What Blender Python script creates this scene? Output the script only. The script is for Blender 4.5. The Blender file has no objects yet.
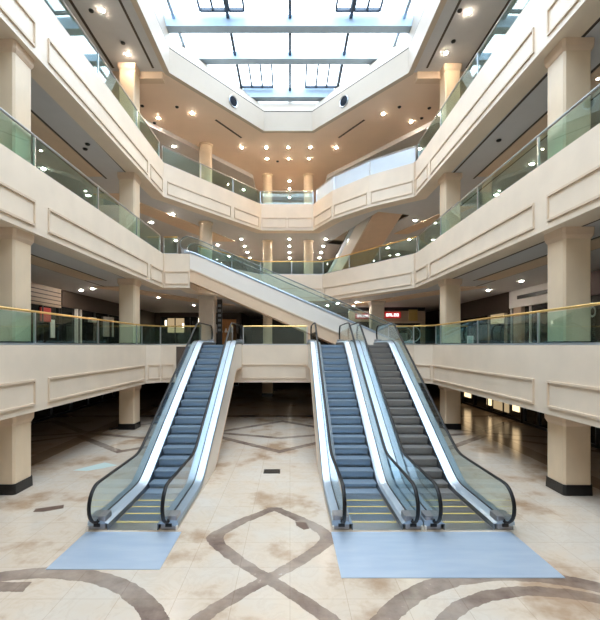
import bpy, bmesh, math, random
from mathutils import Vector, Matrix
random.seed(7)
SC = bpy.context.scene
COL = SC.collection
PI = math.pi

# ------------------------------------------------------------------ materials
def new_mat(name):
    m = bpy.data.materials.new(name); m.use_nodes = True
    nt = m.node_tree; nt.nodes.clear()
    out = nt.nodes.new('ShaderNodeOutputMaterial')
    return m, nt, out

def N(nt, typ, **kw):
    n = nt.nodes.new(typ)
    for k, v in kw.items():
        if k in n.inputs: n.inputs[k].default_value = v
        else: setattr(n, k, v)
    return n

def c4(c): return (c[0], c[1], c[2], 1)

def mat(name, col, rough=.5, metal=0., var=0., scale=3., col2=None, bump=0., stretch=(1, 1, 1), coat=0., spec=.5, detail=5):
    m, nt, out = new_mat(name)
    b = N(nt, 'ShaderNodeBsdfPrincipled', Roughness=rough, Metallic=metal)
    b.inputs['Base Color'].default_value = c4(col)
    b.inputs['Coat Weight'].default_value = coat
    b.inputs['Coat Roughness'].default_value = .08
    b.inputs['Specular IOR Level'].default_value = spec
    nt.links.new(b.outputs[0], out.inputs[0])
    if var or col2 or bump:
        tc = N(nt, 'ShaderNodeTexCoord'); mp = N(nt, 'ShaderNodeMapping')
        mp.inputs['Scale'].default_value = stretch
        nt.links.new(tc.outputs['Object'], mp.inputs[0])
        nz = N(nt, 'ShaderNodeTexNoise', Scale=scale, Detail=detail)
        nt.links.new(mp.outputs[0], nz.inputs['Vector'])
        cr = N(nt, 'ShaderNodeValToRGB')
        c2 = col2 or tuple(x * (1 - var) for x in col)
        cr.color_ramp.elements[0].position = .35; cr.color_ramp.elements[0].color = c4(c2)
        cr.color_ramp.elements[1].position = .65; cr.color_ramp.elements[1].color = c4(col)
        nt.links.new(nz.outputs['Fac'], cr.inputs[0]); nt.links.new(cr.outputs[0], b.inputs['Base Color'])
        if bump:
            bp = N(nt, 'ShaderNodeBump', Strength=bump, Distance=.01)
            nt.links.new(nz.outputs['Fac'], bp.inputs['Height']); nt.links.new(bp.outputs[0], b.inputs['Normal'])
    return m

def glass_mat(name, tint, ior=1.5, rough=.0, refl=(1, 1, 1)):
    m, nt, out = new_mat(name)
    t = N(nt, 'ShaderNodeBsdfTransparent'); t.inputs[0].default_value = c4(tint)
    g = N(nt, 'ShaderNodeBsdfGlossy', Roughness=rough); g.inputs[0].default_value = c4(refl)
    f = N(nt, 'ShaderNodeFresnel', IOR=ior)
    # mirrored outside and inside alike: a thin pane, not a solid
    geo = N(nt, 'ShaderNodeNewGeometry')
    iorm = N(nt, 'ShaderNodeMix'); iorm.data_type = 'FLOAT'
    iorm.inputs[2].default_value = ior; iorm.inputs[3].default_value = 1 / ior
    nt.links.new(geo.outputs['Backfacing'], iorm.inputs[0])
    nt.links.new(iorm.outputs[0], f.inputs['IOR'])
    mx = N(nt, 'ShaderNodeMixShader')
    nt.links.new(f.outputs[0], mx.inputs[0]); nt.links.new(t.outputs[0], mx.inputs[1]); nt.links.new(g.outputs[0], mx.inputs[2])
    nt.links.new(mx.outputs[0], out.inputs[0])
    return m

def emit_mat(name, col, s):
    m, nt, out = new_mat(name)
    e = N(nt, 'ShaderNodeEmission', Strength=s); e.inputs[0].default_value = c4(col)
    nt.links.new(e.outputs[0], out.inputs[0]); return m

CREAM = mat('cream_stone', (.81, .695, .565), .42, var=.07, scale=1.1)
SKYF = mat('skylight_fascia_darkened', (.54, .455, .365), .5, var=.03, scale=1.5)  # same paint as the fascias, darkened in colour to offset the skylight's glare
SKYC = mat('skylight_cove_darkened', (.32, .26, .195), .5, var=.03, scale=1.5)  # cove colour darkened so the sky light does not burn it out
WHITEP = mat('white_paint', (.82, .77, .71), .45, var=.03, scale=1.5)
MOULD = mat('moulding_stone', (.70, .565, .43), .45, var=.06, scale=3)
COLM = mat('column_marble', (.78, .63, .455), .33, var=.10, scale=1.6, stretch=(1, 1, .5))
COLR = mat('round_column_marble', (.76, .62, .46), .33, var=.10, scale=1.6)
COLG = mat('grey_column_stone', (.60, .55, .49), .4, var=.1, scale=2)
BLACKST = mat('black_plinth_stone', (.012, .011, .011), .2, var=.2)
CEILG = mat('ceiling_grey', (.58, .585, .61), .6, var=.03)
CEILT = mat('ceiling_tan', (.72, .56, .42), .6, var=.04)
CEILW = mat('ceiling_warm', (.84, .675, .55), .55, var=.05, scale=.7)
SLOTM = mat('slot_dark', (.06, .045, .035), .6)
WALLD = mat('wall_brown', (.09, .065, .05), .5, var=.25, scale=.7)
WALLC = mat('wall_cream', (.72, .62, .52), .55, var=.05)
GLASS = glass_mat('balustrade_glass', (.80, .93, .90), 1.55, refl=(.93, 1, 1))
SKYREFL = mat('sky_reflection_glass', (.70, .80, .90), .12, var=.04, scale=2)  # opaque pale colour stands in for the bright sky reflected in the glass
GLASSE = glass_mat('escalator_glass', (.88, .95, .95), 1.5)
GLASSS = glass_mat('skylight_glass', (.93, .97, 1.0), 1.3)
GOLD = mat('gold_rail', (.80, .55, .22), .28, 1., var=.1, scale=4)
STEEL = mat('satin_steel', (.60, .64, .69), .28, 1., var=.08, scale=6, stretch=(1, 8, 8))
STEELB = mat('bright_steel_deck', (.46, .56, .67), .36, .8, var=.06, scale=3, stretch=(6, .4, 1))
STEELD = mat('dark_steel_skirt', (.20, .22, .25), .35, .9)
RUBBER = mat('black_rubber', (.008, .008, .009), .45, spec=.3)
RAILG = mat('grey_green_rubber', (.22, .26, .26), .4)
BOXM = mat('newel_box_steel', (.40, .40, .43), .38, .85, var=.06)
GRILLE = mat('vent_grille', (.012, .016, .025), .8, spec=.2)
CLAD = mat('cladding_cream', (.85, .80, .73), .42, var=.04, scale=1.2)
CLADT = mat('cladding_tan', (.74, .55, .39), .45, var=.04)
SOFTAN = mat('cladding_brown', (.74, .53, .38), .45, var=.05)
STEPB = mat('step_blue_grey', (.34, .44, .55), .36, .55, var=.15, scale=90, stretch=(1, .02, .02))
STEPG = mat('step_brown_grey', (.36, .35, .34), .36, .5, var=.15, scale=90, stretch=(1, .02, .02))
YEL = mat('yellow_edge', (.75, .60, .16), .5)
PLATE = mat('blue_steel_plate', (.50, .60, .73), .34, .4, col2=(.43, .54, .69), scale=1.6, stretch=(.6, 3, 1))
BLUEFR = mat('blue_grey_girder', (.42, .55, .70), .5, .0, var=.06)
DARKFR = mat('dark_frame', (.05, .07, .10), .4, .3)
BLACK = mat('black_metal', (.02, .02, .022), .35, .3)
SHOPG = mat('shop_dark_glass', (.018, .022, .024), .08, 0., spec=.7)
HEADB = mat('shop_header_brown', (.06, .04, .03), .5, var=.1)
HEADT = mat('shop_header_tan', (.42, .32, .24), .5, var=.08)
HEADW = mat('shop_header_white', (.62, .60, .59), .5)
DARKRED = mat('shop_dark_red', (.09, .02, .015), .5, var=.1)
WOOD = mat('orange_wood', (.42, .20, .07), .45, col2=(.28, .12, .04), scale=4, stretch=(6, 6, .6))
RED = mat('red_board', (.55, .03, .03), .4)
WHITE = mat('white_board', (.80, .80, .80), .45)
PALE = mat('pale_sheet', (.55, .68, .66), .25)
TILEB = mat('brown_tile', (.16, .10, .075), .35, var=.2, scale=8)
GRATE = mat('grate_dark', (.035, .028, .022), .5, .4)
LENS = emit_mat('lamp_lens', (1, .82, .62), 260)
LENSW = emit_mat('lamp_lens_cool', (1, .90, .76), 130)
LENSD = emit_mat('small_lamp_lens', (1, .88, .7), 9)
WALLL = emit_mat('wall_lamp_glow', (1, .85, .6), 1.2)
SHOPLIT = emit_mat('lit_shop_window', (1, .72, .40), .6)
SHOPLITW = emit_mat('lit_shop_panel', (1, .74, .42), .14)
SIGNLIT = emit_mat('lit_sign_letters', (1, .92, .9), .7)
SIGNRED = emit_mat('lit_red_sign', (.8, .03, .03), .15)
SIGNGOLD = mat('gold_board', (.55, .42, .16), .4, .4)

def floor_material():
    m, nt, out = new_mat('polished_marble_floor')
    L = nt.links.new
    b = N(nt, 'ShaderNodeBsdfPrincipled', Roughness=.16)
    b.inputs['Specular IOR Level'].default_value = .55
    L(b.outputs[0], out.inputs[0])
    tc = N(nt, 'ShaderNodeTexCoord'); sp = N(nt, 'ShaderNodeSeparateXYZ')
    # slightly wavering coordinates so the inlay edges look hand laid and worn
    nzw = N(nt, 'ShaderNodeTexNoise', Scale=5, Detail=4)
    L(tc.outputs['Object'], nzw.inputs['Vector'])
    ms = N(nt, 'ShaderNodeVectorMath', operation='SUBTRACT'); ms.inputs[1].default_value = (.5, .5, .5)
    L(nzw.outputs['Color'], ms.inputs[0])
    sc = N(nt, 'ShaderNodeVectorMath', operation='SCALE'); sc.inputs['Scale'].default_value = .10
    L(ms.outputs[0], sc.inputs[0])
    ad = N(nt, 'ShaderNodeVectorMath', operation='ADD')
    L(tc.outputs['Object'], ad.inputs[0]); L(sc.outputs[0], ad.inputs[1])
    L(ad.outputs[0], sp.inputs[0])
    X, Y = sp.outputs[0], sp.outputs[1]
    def M(op, a, b_=None, c_=None):
        n = N(nt, 'ShaderNodeMath', operation=op)
        for i, v in enumerate((a, b_, c_)):
            if v is None: continue
            if isinstance(v, (int, float)): n.inputs[i].default_value = v
            else: L(v, n.inputs[i])
        return n.outputs[0]
    def band(d, w):           # 1 inside |d|<w
        return M('LESS_THAN', M('ABSOLUTE', d), w)
    def ring(cx, cy, r, w):
        dx = M('SUBTRACT', X, cx); dy = M('SUBTRACT', Y, cy)
        return band(M('SUBTRACT', M('SQRT', M('ADD', M('MULTIPLY', dx, dx), M('MULTIPLY', dy, dy))), r), w)
    def between(v, a, b_): return M('MULTIPLY', M('GREATER_THAN', v, a), M('LESS_THAN', v, b_))
    # guilloche of two interlaced bands in front of the escalators
    ph = M('MULTIPLY', M('SUBTRACT', Y, 6.85), PI / 2.95)
    s0 = M('SINE', ph)
    sn = M('MULTIPLY', M('ADD', M('MULTIPLY', M('ARCSINE', M('MULTIPLY', s0, .985)), .45), M('MULTIPLY', s0, .42)), 1.12)
    xs = M('ADD', X, .38)
    g1 = band(M('SUBTRACT', xs, sn), .17); g2 = band(M('ADD', xs, sn), .17)
    gm = M('MULTIPLY', M('MAXIMUM', g1, g2), between(Y, 4.0, 9.85))
    r1 = ring(-4.2, 4.3, 2.72, .17)
    r2 = ring(3.7, 4.0, 2.95, .17); r3 = ring(3.9, 4.2, 2.3, .13)
    r4 = ring(-8.2, 5.0, 2.3, .17); r5 = ring(9.0, 5.0, 2.6, .17)
    lb = M('MULTIPLY', band(M('SUBTRACT', Y, 6.62), .13), M('LESS_THAN', X, -4.35))
    dark = M('MAXIMUM', gm, lb)
    for r in (r1, r2, r3, r4, r5): dark = M('MAXIMUM', dark, r)
    # crossing straight bands further back under the gallery
    tri = M('PINGPONG', M('ADD', X, 30.4), 3.0)
    lat1 = band(M('SUBTRACT', M('SUBTRACT', Y, 15.0), M('MULTIPLY', tri, .9)), .22)
    lat2 = band(M('ADD', M('SUBTRACT', Y, 17.2), M('MULTIPLY', tri, -.35)), .18)
    lat3 = band(M('SUBTRACT', M('SUBTRACT', Y, 21), M('MULTIPLY', tri, -.9)), .25)
    lat4 = band(M('SUBTRACT', Y, 22.5), .3)
    lat = M('MAXIMUM', M('MAXIMUM', lat1, lat2), M('MAXIMUM', lat3, lat4))
    dark = M('MAXIMUM', dark, lat)
    # side galleries: broad tan band along the colonnade
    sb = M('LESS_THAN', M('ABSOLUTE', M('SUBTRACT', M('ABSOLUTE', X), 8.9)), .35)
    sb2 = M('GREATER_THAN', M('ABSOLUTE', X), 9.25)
    # base marble
    n1 = N(nt, 'ShaderNodeTexNoise', Scale=.55, Detail=6, Roughness=.6); L(tc.outputs['Object'], n1.inputs['Vector'])
    cr = N(nt, 'ShaderNodeValToRGB')
    e = cr.color_ramp.elements
    e[0].position = .35; e[0].color = (.40, .275, .18, 1)
    e[1].position = .62; e[1].color = (.62, .555, .48, 1)
    e2 = e.new(.46); e2.color = (.62, .515, .41, 1)
    L(n1.outputs['Fac'], cr.inputs[0])
    # veins
    n2 = N(nt, 'ShaderNodeTexNoise', Scale=1.6, Detail=9, Roughness=.65, Distortion=1.4); L(tc.outputs['Object'], n2.inputs['Vector'])
    vein = M('SMOOTH_MIN', M('MULTIPLY', M('ABSOLUTE', M('SUBTRACT', n2.outputs['Fac'], .5)), 22), 1.0, .2)
    mixv = N(nt, 'ShaderNodeMix'); mixv.data_type = 'RGBA'
    mixv.inputs[6].default_value = (.47, .36, .27, 1)
    L(M('ADD', M('MULTIPLY', vein, .22), .78), mixv.inputs[0]); L(cr.outputs[0], mixv.inputs[7])
    # brown inlay with pale worn flecks
    n3 = N(nt, 'ShaderNodeTexNoise', Scale=4.5, Detail=7, Roughness=.7); L(tc.outputs['Object'], n3.inputs['Vector'])
    cb = N(nt, 'ShaderNodeValToRGB'); q = cb.color_ramp.elements
    q[0].position = .3; q[0].color = (.12, .08, .065, 1)
    q[1].position = .66; q[1].color = (.23, .165, .135, 1)
    q3 = q.new(.70); q3.color = (.62, .56, .50, 1)
    L(n3.outputs['Fac'], cb.inputs[0])
    mixd = N(nt, 'ShaderNodeMix'); mixd.data_type = 'RGBA'
    n4 = N(nt, 'ShaderNodeTexNoise', Scale=.9, Detail=3); L(tc.outputs['Object'], n4.inputs['Vector'])
    worn = N(nt, 'ShaderNodeMapRange'); worn.inputs[1].default_value = .36; worn.inputs[2].default_value = .6; worn.inputs[3].default_value = 1.0; worn.inputs[4].default_value = .62
    L(n4.outputs['Fac'], worn.inputs[0])
    dark = M('MULTIPLY', dark, worn.outputs[0])
    L(dark, mixd.inputs[0]); L(mixv.outputs[2], mixd.inputs[6]); L(cb.outputs[0], mixd.inputs[7])
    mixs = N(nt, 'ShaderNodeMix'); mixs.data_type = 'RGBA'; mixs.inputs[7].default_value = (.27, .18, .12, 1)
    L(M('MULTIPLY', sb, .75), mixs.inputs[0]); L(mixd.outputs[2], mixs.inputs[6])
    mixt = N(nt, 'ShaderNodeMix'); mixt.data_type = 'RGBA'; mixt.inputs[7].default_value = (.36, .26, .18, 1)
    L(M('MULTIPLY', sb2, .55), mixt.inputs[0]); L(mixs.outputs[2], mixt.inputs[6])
    # slab joints
    br = N(nt, 'ShaderNodeTexBrick', Scale=1.0); br.offset = 0
    br.inputs['Mortar Size'].default_value = .006; br.inputs['Brick Width'].default_value = .9; br.inputs['Row Height'].default_value = .9
    br.inputs['Color1'].default_value = (1, 1, 1, 1); br.inputs['Color2'].default_value = (.955, .95, .94, 1); br.inputs['Mortar'].default_value = (.75, .7, .66, 1)
    L(tc.outputs['Object'], br.inputs['Vector'])
    mul = N(nt, 'ShaderNodeMix'); mul.data_type = 'RGBA'; mul.blend_type = 'MULTIPLY'; mul.inputs[0].default_value = .8
    L(mixt.outputs[2], mul.inputs[6]); L(br.outputs['Color'], mul.inputs[7])
    L(mul.outputs[2], b.inputs['Base Color'])
    rr = M('ADD', M('MULTIPLY', n3.outputs['Fac'], .16), .10)
    L(rr, b.inputs['Roughness'])
    return m
FLOORM = floor_material()
FLOORU = mat('upper_floor_marble', (.55, .46, .37), .25, var=.15, scale=1)

# ------------------------------------------------------------------ mesh helpers
class MB:
    def __init__(s): s.v = []; s.f = []
    def add(s, vs, fs):
        o = len(s.v); s.v += [tuple(p) for p in vs]; s.f += [tuple(i + o for i in f) for f in fs]; return s
    def box(s, x0, x1, y0, y1, z0, z1):
        return s.add([(x, y, z) for x in (x0, x1) for y in (y0, y1) for z in (z0, z1)],
                     [(0, 1, 3, 2), (4, 6, 7, 5), (0, 4, 5, 1), (2, 3, 7, 6), (0, 2, 6, 4), (1, 5, 7, 3)])
    def frustum(s, cx, cy, w0, d0, z0, w1, d1, z1, ch=0.):
        def ringp(w, d, z):
            a, b = w / 2, d / 2
            if ch <= 0: return [(cx - a, cy - b, z), (cx + a, cy - b, z), (cx + a, cy + b, z), (cx - a, cy + b, z)]
            return [(cx - a + ch, cy - b, z), (cx + a - ch, cy - b, z), (cx + a, cy - b + ch, z), (cx + a, cy + b - ch, z),
                    (cx + a - ch, cy + b, z), (cx - a + ch, cy + b, z), (cx - a, cy + b - ch, z), (cx - a, cy - b + ch, z)]
        A, B = ringp(w0, d0, z0), ringp(w1, d1, z1); n = len(A)
        return s.add(A + B, [(i, (i + 1) % n, n + (i + 1) % n, n + i) for i in range(n)] + [tuple(range(n))[::-1], tuple(range(n, 2 * n))])
    def lathe(s, cx, cy, prof, n=28):      # prof: (r,z) from bottom to top, closed with caps
        vs = []; fs = []
        for r, z in prof:
            vs += [(cx + r * math.cos(2 * PI * k / n), cy + r * math.sin(2 * PI * k / n), z) for k in range(n)]
        for i in range(len(prof) - 1):
            fs += [(i * n + k, i * n + (k + 1) % n, (i + 1) * n + (k + 1) % n, (i + 1) * n + k) for k in range(n)]
        fs += [tuple(range(n))[::-1], tuple(range((len(prof) - 1) * n, len(prof) * n))]
        return s.add(vs, fs)
    def bar(s, p, q, w, h):                # box beam from p to q, w sideways, h upwards (centred)
        p, q = Vector(p), Vector(q); d = (q - p).normalized()
        side = d.cross(Vector((0, 0, 1)))
        if side.length < 1e-4: side = Vector((1, 0, 0))
        side.normalize(); up = side.cross(d).normalized()
        vs = [e + side * a * w / 2 + up * b * h / 2 for e in (p, q) for a, b in ((-1, -1), (1, -1), (1, 1), (-1, 1))]
        return s.add(vs, [(0, 1, 2, 3), (7, 6, 5, 4), (0, 4, 5, 1), (1, 5, 6, 2), (2, 6, 7, 3), (3, 7, 4, 0)])
    def tube(s, pts, r, n=10, flat=1.):
        pts = [Vector(p) for p in pts]; vs = []; fs = []
        for i, p in enumerate(pts):
            d = (pts[min(i + 1, len(pts) - 1)] - pts[max(i - 1, 0)]).normalized()
            side = d.cross(Vector((0, 0, 1)))
            if side.length < 1e-3: side = Vector((1, 0, 0))
            side.normalize(); up = side.cross(d)
            vs += [p + side * r * math.cos(2 * PI * k / n) + up * r * flat * math.sin(2 * PI * k / n) for k in range(n)]
        for i in range(len(pts) - 1):
            fs += [(i * n + k, i * n + (k + 1) % n, (i + 1) * n + (k + 1) % n, (i + 1) * n + k) for k in range(n)]
        fs += [tuple(range(n))[::-1], tuple(range((len(pts) - 1) * n, len(pts) * n))]
        return s.add(vs, fs)
    def strip(s, rows, close=False):       # rows of equal length points -> grid
        n = len(rows[0]); vs = [p for r in rows for p in r]; fs = []
        for i in range(len(rows) - 1):
            for k in range(n if close else n - 1):
                fs.append((i * n + k, i * n + (k + 1) % n, (i + 1) * n + (k + 1) % n, (i + 1) * n + k))
        if close: fs += [tuple(range(n))[::-1], tuple(range((len(rows) - 1) * n, len(rows) * n))]
        return s.add(vs, fs)
    def build(s, name, m, parent=None, smooth=False, loc=None):
        me = bpy.data.meshes.new(name); me.from_pydata(s.v, [], s.f)
        bm = bmesh.new(); bm.from_mesh(me)
        bmesh.ops.recalc_face_normals(bm, faces=bm.faces); bm.to_mesh(me); bm.free()
        return link(name, me, m, parent, smooth, loc)

def link(name, me, m, parent=None, smooth=False, loc=None):
    me.materials.append(m)
    if smooth:
        for p in me.polygons: p.use_smooth = True
        try: me.set_sharp_from_angle(angle=math.radians(35))
        except Exception: pass
    o = bpy.data.objects.new(name, me); COL.objects.link(o)
    if parent: o.parent = parent
    if loc: o.location = loc
    return o

def poly_prism(name, loops, z0, z1, m, parent=None):
    """solid from a plan outline and its holes"""
    bm = bmesh.new()
    ed = []
    rings = []
    for lp in loops:
        vs = [bm.verts.new((x, y, z1)) for x, y in lp]
        rings.append(vs)
        ed += [bm.edges.new((vs[i], vs[(i + 1) % len(vs)])) for i in range(len(vs))]
    r = bmesh.ops.triangle_fill(bm, edges=ed, use_beauty=True, use_dissolve=False)
    top = [g for g in r['geom'] if isinstance(g, bmesh.types.BMFace)]
    low = {}
    for vs in rings:
        for v in vs: low[v] = bm.verts.new((v.co.x, v.co.y, z0))
    for f in top: bm.faces.new([low[v] for v in reversed(f.verts)])
    for vs in rings:
        for i in range(len(vs)):
            a, b = vs[i], vs[(i + 1) % len(vs)]
            bm.faces.new((a, b, low[b], low[a]))
    bmesh.ops.recalc_face_normals(bm, faces=bm.faces)
    me = bpy.data.meshes.new(name); bm.to_mesh(me); bm.free()
    return link(name, me, m, parent)

def off(pts, d):
    """plan polyline moved d to the left of its travel"""
    res = []
    n = len(pts)
    for i in range(n):
        p = Vector(pts[i])
        def nrm(a, b):
            t = (Vector(b) - Vector(a)).normalized(); return Vector((-t.y, t.x))
        if i == 0: q = p + nrm(pts[0], pts[1]) * d
        elif i == n - 1: q = p + nrm(pts[-2], pts[-1]) * d
        else:
            n1, n2 = nrm(pts[i - 1], pts[i]), nrm(pts[i], pts[i + 1])
            b = (n1 + n2).normalized(); q = p + b * d / max(.4, b.dot(n1))
        res.append((q.x, q.y))
    return res

def empty(name, loc, rz=0.):
    o = bpy.data.objects.new(name, None); COL.objects.link(o)
    o.location = loc; o.rotation_euler = (0, 0, rz); o.empty_display_size = .2
    return o
def tag(o, label, cat, group=None):
    o['label'] = label; o['category'] = cat
    if group: o['group'] = group
    return o
def struct(o, label=None):
    o['kind'] = 'structure'
    if label: o['label'] = label
    return o
def copy_tree(o, parent=None):
    c = o.copy(); COL.objects.link(c); c.parent = parent
    for ch in list(o.children): copy_tree(ch, c)
    return c

# ------------------------------------------------------------------ plan
Z2, Z3, Z4, Z5 = 4., 9., 14., 17.3
YF = -6.
OUTER = [(-13.2, YF), (-13.2, 39.), (-4.6, 39.), (-4.6, 48.), (4.6, 48.), (4.6, 39.), (13.2, 39.), (13.2, YF)]
L0, R0 = (-7.50, YF), (7.12, YF)
LA, RA = (-6.93, 21.9), (6.85, 21.9)
def lx(y): return L0[0] + (LA[0] - L0[0]) * (y - YF) / (LA[1] - YF)
def rx(y): return R0[0] + (RA[0] - R0[0]) * (y - YF) / (RA[1] - YF)
LAND_X = -5.5
E2 = [L0, (lx(19.4), 19.4), (-6.45, 20.), (-5.75, 20.), (6.2, 20.), (rx(19.3), 19.3), R0]
E3 = [L0, LA, (LAND_X, 21.9), (LAND_X, 23.95), (-2.05, 28.4), (2.3, 28.4), RA, R0]
E4 = [L0, LA, (-2.05, 28.4), (1.65, 28.4), (2.75, 25.9), (4.65, 23.6), RA, R0]
E5 = [(-5.95, YF), (-5.88, 19.5), (-1.6, 24.8), (1.37, 24.8), (5.78, 19.5), (5.9, YF)]

# inclined escalator in the upper right: top point, downward plan direction
TOPE = Vector((6.5, 24.7)); DE = Vector((-.30, .954)).normalized(); SE = Vector((DE.y, -DE.x))
def along(t, s): v = TOPE + DE * t + SE * s; return (v.x, v.y)
HOLE4 = [along(.1, -1.12), along(8.2, -1.12), along(8.2, 1.12), along(.1, 1.12)]

def slab(name, edge, z, label, holes=()):
    loop = OUTER + [p for p in reversed(off(edge, .30))]
    o = poly_prism(name, [loop] + list(holes), z - 1.5, z, FLOORU); struct(o, label)
    return o
def edge_beam(name, edge, z0, z1, w, m):
    inn = off(edge, w)
    mb = MB()
    rows = [[(a[0], a[1], z1), (a[0], a[1], z0), (b[0], b[1], z0), (b[0], b[1], z1)] for a, b in zip(edge, inn)]
    mb.strip(rows, close=True)
    return struct(mb.build(name, m))

struct(poly_prism('floor', [OUTER], -.3, 0., FLOORM), 'polished cream marble floor with brown interlaced bands')
slab('floor_second', E2, Z2 - .004, 'second storey gallery floor')
slab('floor_third', E3, Z3 - .004, 'third storey gallery floor')
slab('floor_fourth', E4, Z4 - .004, 'fourth storey gallery floor', [HOLE4])
for nm, e, z in (('second', E2, Z2), ('third', E3, Z3), ('fourth', E4, Z4)):
    edge_beam('wall_fascia_' + nm, e, z - 1.87, z, .72, CREAM)
mb = MB(); mb.box(-5.68, -4.42, 19.97, 20.01, 2.2, 3.92); struct(mb.build('gap_shade_1', WALLD), 'flat dark panel painted as the shaded gap beside the left escalator')  # shade of the gap put in as a flat dark panel on the fascia
# outer walls of every storey
def wall(name, p, q, z0, z1, m, t=.2):
    mb = MB(); d = (Vector(q) - Vector(p)).normalized(); nn = Vector((-d.y, d.x)) * t
    a, b = Vector(p), Vector(q)
    mb.strip([[(v.x, v.y, z0), (v.x + nn.x, v.y + nn.y, z0), (v.x + nn.x, v.y + nn.y, z1), (v.x, v.y, z1)] for v in (a, b)], close=True)
    return struct(mb.build(name, m))
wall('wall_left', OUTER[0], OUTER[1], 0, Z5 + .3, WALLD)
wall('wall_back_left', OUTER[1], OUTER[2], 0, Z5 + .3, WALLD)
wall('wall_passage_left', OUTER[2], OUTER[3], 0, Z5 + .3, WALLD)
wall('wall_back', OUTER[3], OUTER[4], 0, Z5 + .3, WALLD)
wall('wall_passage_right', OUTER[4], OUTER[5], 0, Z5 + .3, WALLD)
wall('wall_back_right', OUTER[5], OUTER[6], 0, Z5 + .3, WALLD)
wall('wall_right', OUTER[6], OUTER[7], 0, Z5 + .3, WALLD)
wall('wall_front', OUTER[7], OUTER[0], 0, Z5 + 4, WALLC)

# ceilings ------------------------------------------------------
def ceiling_under(name, z, edge, hole=None):
    """lower face of the storey above: grey recessed field with a tan strip and dark slots along each side"""
    zc = z - 1.80
    loop = OUTER + [p for p in reversed(off(edge, .70))]
    o = struct(poly_prism('ceiling_' + name, [loop] + ([hole] if hole else []), zc - .05, zc - .002, CEILG))
    for sgn in (-1, 1):
        s_ = 'left' if sgn < 0 else 'right'
        mb = MB(); mb.box(*sorted((sgn * 9.05, sgn * 9.95)), YF + .2, 19.3, zc - .08, zc - .05)
        struct(mb.build('trim_ceiling_strip_%s_%s' % (name, s_), CEILT))
        mb = MB(); 
        for xa in (7.70, 8.95, 9.96):
            mb.box(*sorted((sgn * xa, sgn * (xa + .09))), YF + .2, 19.6 if xa < 9 else 24.5, zc - .056, zc - .049)
        struct(mb.build('trim_ceiling_slots_%s_%s' % (name, s_), SLOTM))
    return zc - .05
C1 = ceiling_under('ground', Z2, E2[:1] + [(-6.9, 19.4), (-5.9, 21.6), (5.9, 21.0), (6.9, 19.4)] + E2[-1:])
C2 = ceiling_under('second', Z3, E3)
C3 = ceiling_under('third', Z4, E4, HOLE4)
# warm tan bands on the back ceilings (follow the chamfers)
for nm, zc, zt in (('second', C2, CEILT), ('third', C3, CEILT)):
    for sgn in (-1, 1):
        mb = MB()
        pts = [(sgn * 10.6, 21.5), (sgn * 6.0, 31.3), (sgn * 4.3, 31.3), (sgn * 9.2, 21.5)] if not (nm == 'third' and sgn > 0) else [(10.8, 23.5), (8.6, 29.2), (7.6, 29.2), (9.8, 23.5)]
        mb.add([(x, y, z) for z in (zc - .06, zc + .01) for x, y in pts], [(0, 1, 2, 3), (7, 6, 5, 4), (0, 4, 5, 1), (1, 5, 6, 2), (2, 6, 7, 3), (3, 7, 4, 0)])
        struct(mb.build('trim_ceiling_band_%s_%s' % (nm, 'left' if sgn < 0 else 'right'), zt))
E5i = off(E5, .06)
# top ceiling: grey strips at the sides, warm field at the back
struct(poly_prism('ceiling_top_left', [[(-13.2, YF), (-13.2, 19.5), E5i[1], E5i[0]]], Z5, Z5 + .4, CEILG))
struct(poly_prism('ceiling_top_right', [[E5i[5], E5i[4], (13.2, 19.5), (13.2, YF)]], Z5, Z5 + .4, CEILG))
struct(poly_prism('ceiling_top_back', [[(-13.2, 19.5), (-13.2, 39.1), (-4.6, 39.1), (-4.6, 48), (4.6, 48), (4.6, 39.1), (13.2, 39.1), (13.2, 19.5), E5i[4], E5i[3], E5i[2], E5i[1]]], Z5 - .02, Z5 + .38, CEILW))
for sgn in (-1, 1):
    s_ = 'left' if sgn < 0 else 'right'
    mb = MB(); mb.box(*sorted((sgn * 6.2, sgn * 13)), 19.45, 19.85, Z5 - .34, Z5)
    struct(mb.build('trim_ceiling_beam_%s' % s_, CEILT))
    mb = MB()
    mb.box(*sorted((sgn * 6.52, sgn * 6.62)), YF + .3, 19.2, Z5 - .012, Z5 + .01)
    mb.box(*sorted((sgn * 8.42, sgn * 8.54)), YF + .3, 19.2, Z5 - .012, Z5 + .01)
    struct(mb.build('trim_ceiling_top_slots_%s' % s_, SLOTM))
    # lower grey panel over the back side galleries
    mb = MB(); pts = [(sgn * 13, 22.6), (sgn * 9.2, 22.6), (sgn * 2.9, 31.2), (sgn * 2.9, 38.8), (sgn * 13, 38.8)]
    n = 5
    mb.add([(x, y, z) for z in (Z5 - .30, Z5 - .01) for x, y in pts], [tuple(range(n)), tuple(range(n, 2 * n))[::-1]] + [(i, (i + 1) % n, n + (i + 1) % n, n + i) for i in range(n)])
    struct(mb.build('ceiling_top_panel_%s' % s_, CEILG))
    mb = MB(); mb.box(-.06, .06, -1.2, 1.2, -.02, .01)
    o = struct(mb.build('trim_air_slot_%s' % s_, SLOTM)); o.location = (sgn * 3.75, 24.6, Z5 - .02); o.rotation_euler = (0, 0, sgn * .56)

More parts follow.
